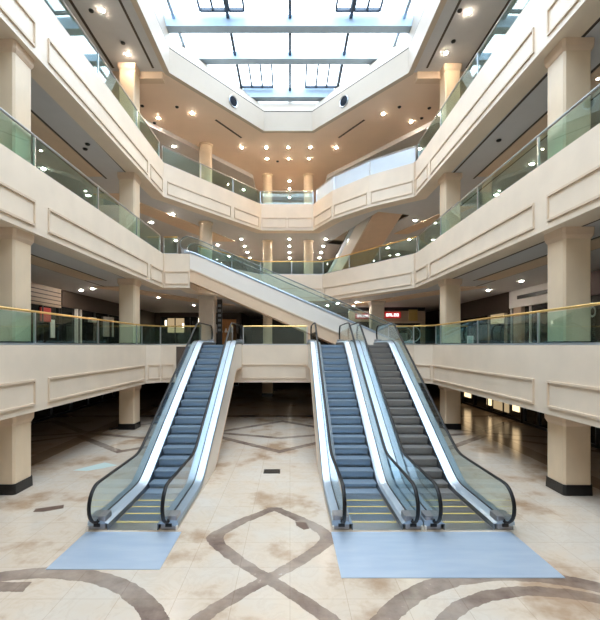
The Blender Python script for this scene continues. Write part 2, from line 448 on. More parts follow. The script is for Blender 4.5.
# ------------------------------------------------------------------ skylight
ZS1, ZS2 = Z5 + 1.15, 20.8
E6 = [(-6.45, YF), (-6.42, 21.9), (-2.15, 27.5), (1.95, 27.5), (6.3, 21.9), (6.4, YF)]
mb = MB(); inn = off(E5, .25)
mb.strip([[(a[0], a[1], ZS1), (a[0], a[1], Z5 - .03), (b[0], b[1], Z5 - .03), (b[0], b[1], ZS1)] for a, b in zip(E5, inn)], close=True)
struct(mb.build('wall_skylight_fascia', SKYF))
mb = MB(); a1 = off(E5, .02); a2 = off(E5, .12)
mb.strip([[(a[0], a[1], ZS1 + .07), (a[0], a[1], ZS1), (b[0], b[1], ZS1), (b[0], b[1], ZS1 + .07)] for a, b in zip(a1, off(E5, .3))], close=True)
struct(mb.build('trim_skylight_reveal', SLOTM))
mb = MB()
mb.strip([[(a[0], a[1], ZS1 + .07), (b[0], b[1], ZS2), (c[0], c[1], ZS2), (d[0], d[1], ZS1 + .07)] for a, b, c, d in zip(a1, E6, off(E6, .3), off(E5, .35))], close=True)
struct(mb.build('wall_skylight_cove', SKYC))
w1 = struct(empty('window_1', (0, 0, ZS2)), 'glazed skylight on blue-grey girders over the atrium')
mb = MB(); n = len(E6)
big = off(E6, .28)
mb.add([(x, y, z) for z in (.02, .045) for x, y in big], [tuple(range(n)), tuple(range(n, 2 * n))[::-1]] + [(i, (i + 1) % n, n + (i + 1) % n, n + i) for i in range(n)])
mb.build('pane', GLASSS, w1)
def span(y):
    if y <= 21.9: return -6.42, 6.3
    t = (y - 21.9) / 5.6; return -6.42 + t * 4.27, 6.3 - t * 4.35
for y, d in ((26.3, .62), (23.1, .42), (20.5, .62), (17.6, .42), (14.6, .62), (11.5, .42), (8.5, .62), (5.5, .42), (2.5, .62), (-.5, .42), (-3.5, .62)):
    a, b = span(y); mb = MB(); mb.box(a, b, y - .16, y + .16, -d + .02, .02); mb.box(a, b, y - .24, y + .24, -d - .02, -d + .03)
    mb.build('girder', BLUEFR, w1)
for x in (-5.9, -3.15, 0, 3.1, 5.8):
    y1 = 27.5 if abs(x) < 1.9 else 27.5 - (abs(x) - 2) * 1.3
    mb = MB(); mb.box(x - .075, x + .075, YF, y1, -.2, .02); mb.build('mullion', DARKFR if abs(x) < 5 else BLUEFR, w1)
for x0, x1, y0, y1, k in ((-3.15, -1.1, 23.35, 25.95, 3), (1.0, 3.05, 23.35, 25.95, 3), (-4.5, -3.2, 18.0, 20.0, 2), (-3.05, -2.3, 18.0, 20.0, 1), (2.3, 3.05, 18.0, 20.0, 1), (3.2, 4.5, 18.0, 20.0, 2), (-2.0, 2.0, 26.75, 26.85, 1)):
    mb = MB()
    for i in range(k + 1):
        xx = x0 + (x1 - x0) * i / k; mb.box(xx - .05, xx + .05, y0, y1, -.12, .02)
    for yy in (y0, y1): mb.box(x0, x1, yy - .06, yy + .06, -.12, .02)
    mb.build('vent_frame', DARKFR, w1)

# round vents set in the white skylight fascia
for sgn, (x, y) in ((-1, (-3.24, 22.77)), (1, (3.08, 22.75))):
    a, b = (Vector(E5[1]), Vector(E5[2])) if sgn < 0 else (Vector(E5[3]), Vector(E5[4]))
    d = (b - a).normalized(); t = (Vector((x, y)) - a).dot(d); p = a + d * t
    nrm = Vector((d.y, -d.x))      # into the atrium
    r = tag(empty('round_vent', (p.x, p.y, Z5 + .55)), 'dark round vent with pale ring in the white skylight fascia, %s one' % ('left' if sgn < 0 else 'right'), 'vent', 'round vents in the skylight fascia')
    r.rotation_euler = (PI / 2, 0, math.atan2(nrm.y, nrm.x) + PI / 2)
    mb = MB(); prof = [(.27, .0), (.33, .0), (.33, .04), (.31, .06), (.27, .04)]
    vs = []; nn = 28
    rows = [[(rr * math.cos(2 * PI * k / nn), rr * math.sin(2 * PI * k / nn), zz) for rr, zz in prof] for k in range(nn + 1)]
    mb.strip(rows); mb.build('ring', STEEL, r, True)
    mb = MB(); mb.lathe(0, 0, [(.275, .0), (.275, .025), (.1, .035), (.1, .045), (.02, .05)], 24); mb.build('grille', GRILLE, r, True)

# ------------------------------------------------------------------ fascia mouldings
tn = [0]
def panel(p, q, z0, z1, out, w=.06, th=.045, mat_=MOULD):
    """raised rectangular moulding on a fascia face between plan points p and q; out = unit plan normal"""
    p, q, o_ = Vector(p), Vector(q), Vector(out)
    d = (q - p).normalized(); mb = MB()
    def bar(a, b, za, zb):
        c = [(a, 0), (b, 0), (b, th), (a, th)]
        vs = []
        for z in (za, zb):
            for (u, h) in c:
                v = p + d * u + o_ * h; vs.append((v.x, v.y, z))
        mb.add(vs, [(0, 1, 2, 3), (7, 6, 5, 4), (0, 4, 5, 1), (1, 5, 6, 2), (2, 6, 7, 3), (3, 7, 4, 0)])
    Ln = (q - p).length
    bar(0, Ln, z1 - w, z1); bar(0, Ln, z0, z0 + w)
    bar(0, w * .6, z0 + w, z1 - w); bar(Ln - w * .6, Ln, z0 + w, z1 - w)
    tn[0] += 1
    return struct(mb.build('trim_%d' % tn[0], mat_))
def seg_panels(a, b, z, spans, flip=False):
    a, b = Vector(a), Vector(b); d = (b - a).normalized(); o_ = Vector((d.y, -d.x))
    L_ = (b - a).length
    for s, e in spans:
        panel(a + d * s * L_, a + d * e * L_, z - 1.68, z - .96, o_)
def side_panels(z, ends):
    for p in ends:
        d0 = .68 if p[0] > 11 and p[0] < 12 else 0; d1 = .68 if 10 < p[1] < 12 else 0
        panel((lx(p[0] + d0 * .6), p[0] + d0 * .6), (lx(p[1] + d1 * .6), p[1] + d1 * .6), z - 1.68, z - .96, (1, -.03))
        panel((rx(p[0]), p[0]), (rx(p[1]), p[1]), z - 1.68, z - .96, (-1, -.0))
for z in (Z3, Z4): side_panels(z, ((3.2, 10.78), (11.38, 19.55), (19.95, 21.7)))
side_panels(Z2, ((3.2, 10.78), (11.38, 19.15)))
seg_panels(E2[1], E2[2], Z2, [(.12, .88)]); seg_panels(E2[2], E2[3], Z2, [(.08, .92)])
seg_panels((-2.45, 20), (.85, 20), Z2, [(.01, .99)]); seg_panels((4.95, 20), E2[4], Z2, [(.05, .95)]); seg_panels(E2[4], E2[5], Z2, [(.08, .92)])
seg_panels(LA, (LAND_X, 21.9), Z3, [(.05, .97)])
seg_panels((LAND_X, 23.95), (-2.05, 28.4), Z3, [(.03, .97)]); seg_panels((-2.05, 28.4), (2.3, 28.4), Z3, [(.02, .98)]); seg_panels((2.3, 28.4), RA, Z3, [(.03, .97)])
seg_panels(LA, (-2.05, 28.4), Z4, [(.03, .63), (.67, .97)]); seg_panels((-2.05, 28.4), (1.65, 28.4), Z4, [(.02, .48), (.52, .98)])
seg_panels(E4[3], E4[4], Z4, [(.05, .95)]); seg_panels(E4[4], E4[5], Z4, [(.05, .95)]); seg_panels(E4[5], E4[6], Z4, [(.05, .95)])
# thin upright joint covers at the gallery corners
for (x, y), z in ((RA, Z3), (RA, Z4), (LA, Z3)):
    mb = MB(); mb.box(x - .06, x + .06, y - .06, y + .06, z - 1.87, z + .01); tn[0] += 1; struct(mb.build('trim_%d' % tn[0], MOULD))

# ------------------------------------------------------------------ columns
STN = {0: 'ground', 1: 'second', 2: 'third', 3: 'fourth'}
LV = [(0, Z2 - 1.87), (Z2, Z3 - 1.87), (Z3, Z4 - 1.87), (Z4, Z5)]
def square_column(x, y, lv, label, w=.74, m=COLM, group=None):
    z0, z1 = LV[lv]; h = z1 - z0
    r = tag(empty('column', (x, y, z0)), label, 'column', group)
    MB().frustum(0, 0, w, w, .0, w, w, h - .3, .05).build('shaft', m, r)
    mb = MB(); mb.frustum(0, 0, w + .02, w + .02, h - .30, w + .11, w + .11, h - .2, .06)
    mb.frustum(0, 0, w + .11, w + .11, h - .2, w + .13, w + .13, h, .06); mb.build('capital', CEILT if m is COLM else m, r)
    ph = .28 if lv == 0 else .1
    MB().frustum(0, 0, w + .07, w + .07, .0, w + .05, w + .05, ph, .05).build('plinth', BLACKST, r)
def round_column(x, y, lv, label, rad=.36, m=COLR, group=None):
    z0, z1 = LV[lv]; h = z1 - z0
    r = tag(empty('round_column', (x, y, z0)), label, 'column', group)
    MB().lathe(0, 0, [(rad, .12), (rad, h - .12)], 32).build('shaft', m, r, True)
    MB().lathe(0, 0, [(rad + .01, h - .14), (rad + .06, h - .1), (rad + .06, h)], 32).build('capital', m, r, True)
    MB().lathe(0, 0, [(rad + .05, 0), (rad + .05, .1), (rad + .005, .13)], 32).build('base', m, r, True)
pl = {0: 'on the ground floor', 1: 'on the second storey', 2: 'on the third storey', 3: 'on the fourth storey'}
for lv in range(4):
    if lv < 3:
        square_column(-7.735, 11.05, lv, 'square cream marble column %s nearest the camera on the left side' % pl[lv], group='square gallery columns')
        square_column(7.66, 11.0, lv, 'square cream marble column %s nearest the camera on the right side' % pl[lv], group='square gallery columns')
    square_column(-7.72, 19.25, lv, 'square cream marble column %s second from the camera, left gallery' % pl[lv], group='square gallery columns')
    square_column(7.72, 19.3, lv, 'square cream marble column %s second from the camera, right gallery' % pl[lv], group='square gallery columns')
    if lv >= 2: round_column(-5.6, 26.6, lv, 'round tan marble column %s behind the left chamfered gallery edge' % pl[lv], .42, group='round gallery columns')
    if lv > 0:
        round_column(-1.75, 31.3, lv, 'left one of two slim round columns at the back %s' % pl[lv], group='round gallery columns')
        round_column(1.45, 31.3, lv, 'right one of two slim round columns at the back %s' % pl[lv], group='round gallery columns')
square_column(-5.35, 26.0, 1, 'square grey stone column on the second storey behind the left escalator top', .95, COLG, group='square gallery columns')
square_column(6.2, 28.6, 1, 'square grey stone column on the second storey between two red shop signs', .92, COLG, group='square gallery columns')
square_column(-1.75, 31.3, 0, 'square column standing in the dark ground floor passage between the escalators', .8, COLM, group='square gallery columns')
square_column(-6.5, 27.5, 0, 'square column standing in the dark ground floor area behind the left escalator', .74, COLM, group='square gallery columns')

# ------------------------------------------------------------------ balustrades
def balustrade(label, pts, z, rail_m, step=3.6, first=None, h=.95, post_m=STEEL, rail_r=.035, closed_posts=True, group='glass balustrades along the galleries', pane_m=None):
    """pts plan polyline; one thing: rail, posts, panes"""
    p0 = pts[0]
    r = tag(empty('balustrade', (p0[0], p0[1], z)), label, 'balustrade', group)
    P = [Vector((p[0] - p0[0], p[1] - p0[1])) for p in pts]
    mb = MB(); mb.tube([(p.x, p.y, h) for p in P], rail_r, 10); mb.build('rail', rail_m, r, True)
    mb = MB()
    for a, b in zip(P[:-1], P[1:]): mb.bar((a.x, a.y, .03), (b.x, b.y, .03), .05, .06)
    mb.build('base_channel', STEEL, r)
    stops = []
    for si, (a, b) in enumerate(zip(P[:-1], P[1:])):
        L_ = (b - a).length; d = (b - a) / L_
        if first is not None and si == 0: ts = [t for t in [first + step * k for k in range(-3, 12)] if .3 < t < L_ - .3]; ts = [0] + ts + [L_]
        else: k = max(1, round(L_ / step)); ts = [L_ * i / k for i in range(k + 1)]
        for i, t in enumerate(ts):
            if i == 0 and si > 0: continue
            q = a + d * t; MB().box(q.x - .025, q.x + .025, q.y - .025, q.y + .025, 0, h - .02).build('post', post_m, r)
        for t0, t1 in zip(ts[:-1], ts[1:]):
            u, v = a + d * (t0 + .04), a + d * (t1 - .04)
            MB().bar((u.x, u.y, .06 + (h - .12) / 2), (v.x, v.y, .06 + (h - .12) / 2), .016, h - .12).build('glass_panel', pane_m or GLASS, r)
    return r
SB = .13
GRAYR = mat('grey_rail', (.42, .43, .42), .35, .8)
def sl(y): return (lx(y) - SB, y)
def sr(y): return (rx(y) + SB, y)
balustrade('gold-railed glass balustrade along the left side of the second storey', [sl(-5.5), sl(19.2), (-6.55, 20.22), (-4.5, 20.22)], Z2, GOLD, first=13.3, step=3.6)
balustrade('gold-railed glass balustrade along the right side of the second storey', [sr(-5.5), sr(19.2), (6.25, 20.22), (4.98, 20.22)], Z2, GOLD, first=13.3)
balustrade('gold-railed glass balustrade between the left and middle escalators', [(-2.36, 20.22), (.86, 20.22)], Z2, GOLD, step=2.6)
balustrade('grey-railed glass balustrade along the left side of the third storey', [sl(-5.5), sl(21.7)], Z3, GRAYR, first=13.3)
balustrade('gold-railed short glass balustrade on the landing of the diagonal escalator, third storey', [(LA[0] - SB + .1, 22.05), (-6.2, 22.05)], Z3, GOLD, step=2)
balustrade('gold-railed glass balustrade across the back of the third storey', off([(LAND_X + .06, 24.05), (-2.05, 28.4), (2.3, 28.4), (RA[0], RA[1])], SB)[:], Z3, GOLD, step=2.9)
balustrade('grey-railed glass balustrade along the right side of the third storey', [sr(-5.5), (RA[0] + SB, 21.75)], Z3, GRAYR, first=13.3)
balustrade('steel-railed glass balustrade along the left side of the fourth storey', [sl(-5.5), sl(21.6)], Z4, GRAYR, first=13.3)
balustrade('steel-railed glass balustrade across the back of the fourth storey', off([LA, (-2.05, 28.4), (1.65, 28.4)], SB) + [], Z4, GRAYR, step=2.9)
balustrade('glass balustrade with sky reflection painted into its panes round the bulging landing on the fourth storey', off([(1.75, 28.2), E4[4], E4[5], RA], SB), Z4, STEEL, step=2.9, pane_m=SKYREFL)
balustrade('steel-railed glass balustrade along the right side of the fourth storey', [sr(-5.5), (RA[0] + SB, 21.75)], Z4, GRAYR, first=13.3)
balustrade('dark-railed glass balustrade round the stair opening on the fourth storey', [along(.4, -1.3), along(8.4, -1.3), along(8.4, 1.3), along(.4, 1.3)], Z4, BLACK, post_m=BLACK, step=2.8)

# ------------------------------------------------------------------ escalators
def escalator(label, loc, rz, rise, slope, fb, ft, low_y=0., cut_y=None, step_m=STEPB, glass_m=None, rail_m=RUBBER, two_tone=False, under_m=CLADT, cladh=1.15, bx=.98, yellow=3, cut_low=0.):
    """local +y climbs; bottom newel at y=0, floor z=0.  fb/ft flat lengths, slope = rise per run"""
    r = tag(empty('escalator', loc, rz), label, 'escalator', 'escalators')
    run = rise / slope; y1 = fb; y2 = fb + run; yt = y2 + ft
    if cut_y is None: cut_y = yt
    k = .13
    def sp(t): return t if t > 30 else math.log1p(math.exp(t)) if t > -30 else 0.
    def zs(y): return slope * k * (sp((y - y1) / k) - sp((y - y2) / k))
    def samples(a, b):
        ys = [a]; y = a
        while y < b - 1e-6:
            near = min(abs(y - y1), abs(y - y2)) < .7
            y = min(b, y + (.08 if near else .3)); ys.append(y)
        return ys
    # steps
    dp = .405
    groups = {}
    y = .55; i = 0
    tread = None
    while y + dp < yt - .5:
        zt = zs(y + dp * .35 if y < (y1 + y2) / 2 else y + dp * .35)
        zn = zs(y + dp + dp * .35)
        if y + dp < y1 - .25 : zt = zn = 0
        hR = max(.06, zt - zs(y - dp * .65) + .02)
        key = round(hR, 2)
        if key not in groups:
            mb = MB(); mb.box(-.52, .52, 0, dp - .004, -.03, 0)
            # curved riser hanging under the front edge, set back like a real step
            rows = []
            for j in range(6):
                a = j / 5.; rows.append([(-.515, .012 + .05 * a * a, -.004 - key * a), (.515, .012 + .05 * a * a, -.004 - key * a), (.515, .05 + .05 * a * a, -.004 - key * a), (-.515, .05 + .05 * a * a, -.004 - key * a)])
            mb.strip(rows, close=True)
            ncl = 26
            for c_ in range(ncl):
                xx = -.5 + 1. * (c_ + .25) / ncl
                mb.box(xx, xx + .5 / ncl, .006, dp - .02, 0, .006)
            o = mb.build('step', step_m, r); groups[key] = o
            o.location = (0, y, zt)
        else:
            o = groups[key].copy(); COL.objects.link(o); o.parent = r; o.location = (0, y, zt)
        if i < yellow and zt == 0:
            MB().box(-.5, .5, dp - .05, dp - .006, .006, .010).build('edge_stripe', YEL, o)
        y += dp; i += 1
    # comb plates and landing floor plates
    mb = MB(); mb.box(-.53, .53, .08, .5, -.0, .012)
    for c_ in range(20): mb.box(-.5 + c_ * .05, -.5 + c_ * .05 + .022, .5, .58, .0, .012)
    mb.build('comb_plate', STEEL, r)
    MB().box(-.5, .5, .44, .475, .012, .016).build('comb_stripe', YEL, r)
    mb = MB(); mb.box(-.53, .53, yt - .55, yt + .1, rise - .02, rise + .012); mb.build('comb_plate', STEEL, r)
    ys = samples(.10, yt - .28)
    ysc = samples(.05, cut_y)
    zc_, Rn = .60, .395
    ya, yb = .14, yt - .42
    for s in (-1, 1):
        # skirt
        mb = MB(); mb.strip([[(s * .53, y, max(zs(y) - .22, -.0 if y < cut_y else rise)), (s * .53, y, zs(y) + .13), (s * .555, y, zs(y) + .13), (s * .555, y, max(zs(y) - .22, 0. if y < cut_y else rise))] for y in ys], close=True)
        mb.build('skirt_panel', STEELD, r)
        # inner deck
        mb = MB(); mb.strip([[(s * .535, y, zs(y) + .13), (s * .60, y, zs(y) + .17), (s * .745, y, zs(y) + .215), (s * .745, y, zs(y) + .12)] for y in ys], close=True)
        mb.build('inner_deck', STEELB, r)
        # outer deck
        mb = MB(); mb.strip([[(s * .775, y, zs(y) + .12), (s * .775, y, zs(y) + .215), (s * (bx - .015), y, zs(y) + .20), (s * bx, y, zs(y) + .17), (s * bx, y, zs(y) + .06)] for y in ys], close=True)
        mb.build('outer_deck', STEELB, r)
        mb = MB(); mb.strip([[(s * .748, y, zs(y) + .10), (s * .748, y, zs(y) + .235), (s * .772, y, zs(y) + .235), (s * .772, y, zs(y) + .10)] for y in ys], close=True)
        mb.build('glass_channel', BLACK, r)
        # glass, ends rounded
        yy = [ya - Rn * math.cos(a * PI / 20) for a in range(0, 10)] + samples(ya, yb) + [yb + Rn * math.sin(a * PI / 20) for a in range(1, 11)]
        rows = []
        for y in yy:
            if y < ya: h_ = math.sqrt(max(0, Rn * Rn - (ya - y) ** 2)); lo, hi = zc_ - h_, zc_ + h_
            elif y > yb: h_ = math.sqrt(max(0, Rn * Rn - (y - yb) ** 2)); lo, hi = rise + zc_ - h_, rise + zc_ + h_
            else: lo, hi = zs(y) + .21, zs(y) + zc_ + Rn
            if hi - lo < .01: hi = lo + .01
            rows.append([(s * .754, y, lo), (s * .754, y, hi), (s * .766, y, hi), (s * .766, y, lo)])
        mb = MB(); mb.strip(rows, close=True); mb.build('glass_balustrade', glass_m or GLASSE, r)
        # handrail
        R2 = Rn + .025; path = []
        for a in range(0, 13):
            t = -PI / 2 - a * PI / 12; path.append((s * .76, ya + R2 * math.cos(t), zc_ + R2 * math.sin(t)))
        path = [(s * .76, ya + .3, zc_ - R2 - .02)] + path
        for y in samples(ya, yb)[1:-1]: path.append((s * .76, y, zs(y) + zc_ + R2))
        for a in range(0, 13):
            t = PI / 2 - a * PI / 12; path.append((s * .76, yb + R2 * math.cos(t), rise + zc_ + R2 * math.sin(t)))
        path.append((s * .76, yb - .25, rise + zc_ - R2 - .03))
        # section: wide rubber grip
        mb = MB(); rows = []
        for i_, p in enumerate(path):
            q0, q1 = Vector(path[max(0, i_ - 1)]), Vector(path[min(len(path) - 1, i_ + 1)]); d = (q1 - q0).normalized(); up = Vector((1, 0, 0)).cross(d)
            rows.append([tuple(Vector(p) + Vector((1, 0, 0)) * .042 * math.cos(2 * PI * j / 10) + up * .027 * math.sin(2 * PI * j / 10)) for j in range(10)])
        mb.strip(rows, close=True); mb.build('handrail', rail_m, r, True)
        # newel box at each end
        for (ye, zz, dr) in ((0., 0., 1), (yt, rise, -1)):
            mb = MB(); a_, b_ = sorted((ye + dr * .10, ye + dr * .45))
            mb.frustum(s * .775, (a_ + b_) / 2, .36, b_ - a_, zz + .012, .34, b_ - a_ - .02, zz + .29, .02); nb = mb.build('newel_box', BOXM, r)
            c_ = ye + dr * .10
            mb = MB(); mb.box(s * .775 - .07, s * .775 + .07, min(c_ - dr * .012, c_ + dr * .03), max(c_ - dr * .012, c_ + dr * .03), zz + .07, zz + .14); mb.build('handrail_inlet', BLACK, nb)
        # outer cladding
        bot = lambda y: max(zs(y) - cladh, cut_low)
        if two_tone:
            mid = lambda y: max(zs(y) - .78, cut_low)
            mb = MB(); mb.strip([[(s * bx, y, zs(y) + .10), (s * bx, y, mid(y)), (s * (bx - .04), y, mid(y)), (s * (bx - .04), y, zs(y) + .10)] for y in ysc], close=True); mb.build('side_cladding', WHITEP, r)
            mb = MB(); mb.strip([[(s * (bx + .03), y, mid(y)), (s * (bx + .03), y, mid(y) - .08), (s * (bx - .04), y, mid(y) - .08), (s * (bx - .04), y, mid(y))] for y in ysc if mid(y) - .08 > cut_low - .01], close=True); mb.build('side_moulding', MOULD, r)
            mb = MB(); mb.strip([[(s * (bx - .01), y, mid(y) - .08), (s * (bx - .01), y, bot(y)), (s * (bx - .05), y, bot(y)), (s * (bx - .05), y, mid(y) - .08)] for y in ysc if mid(y) - .08 > bot(y) + .02], close=True); mb.build('lower_cladding', CLADT, r)
        else:
            mb = MB(); mb.strip([[(s * bx, y, zs(y) + .10), (s * bx, y, bot(y)), (s * (bx - .04), y, bot(y)), (s * (bx - .04), y, zs(y) + .10)] for y in ysc], close=True); mb.build('side_cladding', CLAD, r)
            ysb = [y for y in ysc if zs(y) - cladh > cut_low + .02]
            mb = MB(); mb.strip([[(s * (bx + .012), y, bot(y)), (s * (bx + .012), y, bot(y) + .06), (s * (bx - .06), y, bot(y) + .06), (s * (bx - .06), y, bot(y))] for y in ysb], close=True); mb.build('edge_trim', CLADT, r)
    ysb = [y for y in ysc if zs(y) - cladh > cut_low + .005]
    mb = MB(); mb.strip([[(-bx + .05, y, zs(y) - cladh + .0), (bx - .05, y, zs(y) - cladh), (bx - .05, y, zs(y) - cladh + .04), (-bx + .05, y, zs(y) - cladh + .04)] for y in ysb], close=True)
    mb.build('underside', under_m, r)
    return r
TAN30 = math.tan(math.radians(30))
EY = 8.55
for x, lab, sm in ((-3.4, 'blue-stepped escalator standing alone on the left, rising to the second storey', STEPB),
                   (1.89, 'blue-stepped escalator on the right side, nearer the middle of the pair', STEPB),
                   (3.88, 'brown-grey-stepped escalator at the outer right of the pair', STEPG)):
    escalator(lab, (x, EY, 0), 0, 4., TAN30, 2.5, 3.45, cut_y=20. - EY - .01, step_m=sm)
escalator('long diagonal escalator with white side crossing from the second storey up to the third', (6.95, 22.93, Z2), PI / 2, 5., 5. / 11.5, .95, .60, cut_y=6.95 - LAND_X - .01, two_tone=True, cladh=1.5, yellow=0, rail_m=RAILG)
tb = along(9.9, 0)
escalator('upper right escalator with brown underside climbing from the third to the fourth storey', (tb[0], tb[1], Z3), math.atan2(-DE.y, -DE.x) - PI / 2, 5., TAN30, 1.0, .25, cut_y=9.75, under_m=SOFTAN, cladh=1.3, yellow=0, glass_m=SKYREFL)

# metal floor plates in front of the escalators
mb = MB(); mb.box(-4.35, -2.32, 7.12, 8.54, 0, .012); o = tag(mb.build('landing_plate', PLATE), 'pale blue steel floor plate at the foot of the lone left escalator', 'floor plate', 'floor plates before the escalators')
mb = MB(); mb.box(.88, 4.72, 6.86, 8.54, 0, .012); o = tag(mb.build('landing_plate', PLATE), 'wide pale blue steel floor plate at the foot of the right pair of escalators', 'floor plate', 'floor plates before the escalators')

# ------------------------------------------------------------------ things on the floor
mb = MB(); mb.box(-.83, -.31, 12.45, 12.50, 0, .012); mb.box(-.83, -.31, 12.80, 12.85, 0, .012); mb.box(-.83, -.78, 12.5, 12.8, 0, .012); mb.box(-.36, -.31, 12.5, 12.8, 0, .012)
for i in range(14): mb.box(-.775 + i * .03, -.762 + i * .03, 12.5, 12.8, 0, .01)
mb.box(-.78, -.36, 12.5, 12.8, .0, .003)
tag(mb.build('drain_grate', GRATE), 'small dark rectangular floor grate between the escalators', 'grate')
def flat(name, pts, m, label, cat, h=.008):
    n = len(pts); mb = MB(); mb.add([(x, y, z) for z in (0.001, h) for x, y in pts], [tuple(range(n)), tuple(range(n, 2 * n))[::-1]] + [(i, (i + 1) % n, n + (i + 1) % n, n + i) for i in range(n)])
    return tag(mb.build(name, m), label, cat)
flat('loose_tile', [(.12, 9.05), (.36, 9.0), (.42, 8.72), (.30, 8.66), (.14, 8.86)], TILEB, 'dark brown broken tile piece lying near the middle escalator foot', 'tile')
flat('loose_tile', [(-6.2, 9.75), (-5.65, 10.0), (-5.55, 9.8), (-5.9, 9.6), (-6.15, 9.58)], TILEB, 'brown tile piece on the floor left of the lone escalator', 'tile')
flat('plastic_sheet', [(-6.9, 12.75), (-6.3, 13.6), (-5.75, 13.3), (-6.1, 12.95), (-6.45, 12.7)], PALE, 'pale green-blue sheet lying on the floor behind the lone left escalator', 'sheet')

# ------------------------------------------------------------------ ceiling lamps
def make_lamp(lens, rad):
    r = empty('ceiling_light', (0, 0, 0))
    mb = MB(); n = 20
    rows = [[(q * math.cos(2 * PI * k / n), q * math.sin(2 * PI * k / n), z) for q, z in ((rad * .95, -.004), (rad * 1.3, -.006), (rad * 1.38, .0))] for k in range(n + 1)]
    mb.strip(rows); mb.build('trim_ring', WHITE, r, True)
    MB().lathe(0, 0, [(rad * .55, -.03), (rad * .95, -.012), (rad * .95, -.002)], 18).build('lamp_lens', lens, r, True)
    return r
protoW = make_lamp(LENS, .072); protoC = make_lamp(LENSW, .088); protoD = make_lamp(LENSD, .07)
usedP = set()
def lamp(x, y, z, label, group, proto=protoC):
    if proto in usedP: o = copy_tree(proto)
    else: o = proto; usedP.add(proto)
    o.location = (x, y, z); tag(o, label, 'ceiling light', group)
ORD = ['first', 'second', 'third', 'fourth', 'fifth', 'sixth', 'seventh', 'eighth', 'ninth']
Zb = Z5 - .02
for s, xs in (('left', ((-7.45, 15.9), (-7.4, 18.3))), ('right', ((7.15, 16.0), (7.1, 18.2)))):
    for i, (x, y) in enumerate(xs): lamp(x, y, Z5, 'warm downlight in the grey top ceiling strip on the %s, %s one' % (s, ('nearer', 'farther')[i]), 'downlights in the top ceiling', protoW)
for i, (x, y) in enumerate(((-3.25, 26.9), (-1.6, 26.9), (-.1, 26.9), (1.35, 26.9), (3.1, 26.9))):
    lamp(x, y, Zb, 'warm downlight in the tan top ceiling, %s from the left in the front row' % ORD[i], 'downlights in the top ceiling', protoW)
for i, (x, y) in enumerate(((-1.65, 28.5), (-.1, 28.5), (1.35, 28.5))):
    lamp(x, y, Zb, 'warm downlight in the tan top ceiling, %s of three in the second row' % ('left', 'middle', 'right')[i], 'downlights in the top ceiling', protoW)
for i, (x, y, t) in enumerate(((-7.7, 23.4, 'left, beside the balustrade corner'), (-5.6, 22.9, 'left, before the round column'), (7.2, 23.8, 'right, above the stair opening'), (5.35, 23.0, 'right, behind the white fascia'))):
    lamp(x, y, Zb, 'warm downlight in the tan top ceiling on the ' + t, 'downlights in the top ceiling', protoW)
for i, (x, y) in enumerate(((-.05, 32.4), (-.05, 34), (-.05, 36))):
    lamp(x, y, Zb, 'white downlight over the fourth storey passage, %s from the front' % ORD[i], 'downlights in the top ceiling')
for x, y, t in ((-3.9, 33.5, 'left back panel, inner'), (-4.1, 35.5, 'left back panel, rear'), (-7.6, 26.2, 'left back panel, front'), (-9.4, 26.6, 'left back panel, outer'), (3.6, 33.3, 'right back panel, inner'), (8.6, 26.5, 'right back panel, front')):
    lamp(x, y, Z5 - .30, 'white downlight in the grey %s one on the fourth storey' % t, 'downlights in the top ceiling')
ys = (30.8, 33.0, 35.2, 37.4)
for nm, x in (('left', -3.75), ('centre', -.05), ('right', 2.75)):
    for i, y in enumerate(ys): lamp(x, y, C3, 'white downlight over the third storey, %s from the front in the %s back row' % (ORD[i], nm), 'downlights over the third storey')
for i, (x, y) in enumerate(((-11.4, 18.5), (-11.0, 21.8), (-9.2, 26.6), (-7.3, 24.9), (-7.0, 28.4), (-8.9, 31.2), (-5.9, 32.6), (-5.6, 36.7))):
    lamp(x, y, C3, 'white downlight over the left third storey gallery, %s from the camera' % ORD[i], 'downlights over the third storey')
for i, (x, y) in enumerate(((9.4, 12.2), (10.9, 18.0), (11.2, 21.7), (9.7, 26.7), (8.2, 26.2), (9.2, 30.9), (8.2, 33.5), (9.7, 36))):
    lamp(x, y, C3, 'white downlight over the right third storey gallery, %s from the camera' % ORD[i], 'downlights over the third storey')
for i, (x, y) in enumerate(((-11.0, 22.3), (-12.0, 23.0), (-8.65, 26.4), (-7.3, 28.2), (-7.6, 31.6))):
    lamp(x, y, C2, 'white downlight over the left second storey gallery, %s from the camera' % ORD[i], 'downlights over the second storey')
for i, (x, y) in enumerate(((11.4, 19.7), (11.4, 23.0), (8.1, 24.6), (7.7, 27.0), (4.9, 29.4), (3.6, 30.2), (3.0, 31.8), (5.1, 32.0))):
    lamp(x, y, C2, 'white downlight over the right second storey gallery, %s from the camera' % ORD[i], 'downlights over the second storey')
for i, (x, y) in enumerate(((-10.5, 14), (-10.5, 24), (10.5, 14), (10.5, 22), (0, 25), (0, 34))):
    lamp(x, y, C1, 'downlight over the dark ground floor gallery, seen only mirrored in the floor', 'downlights over the ground floor', protoD)
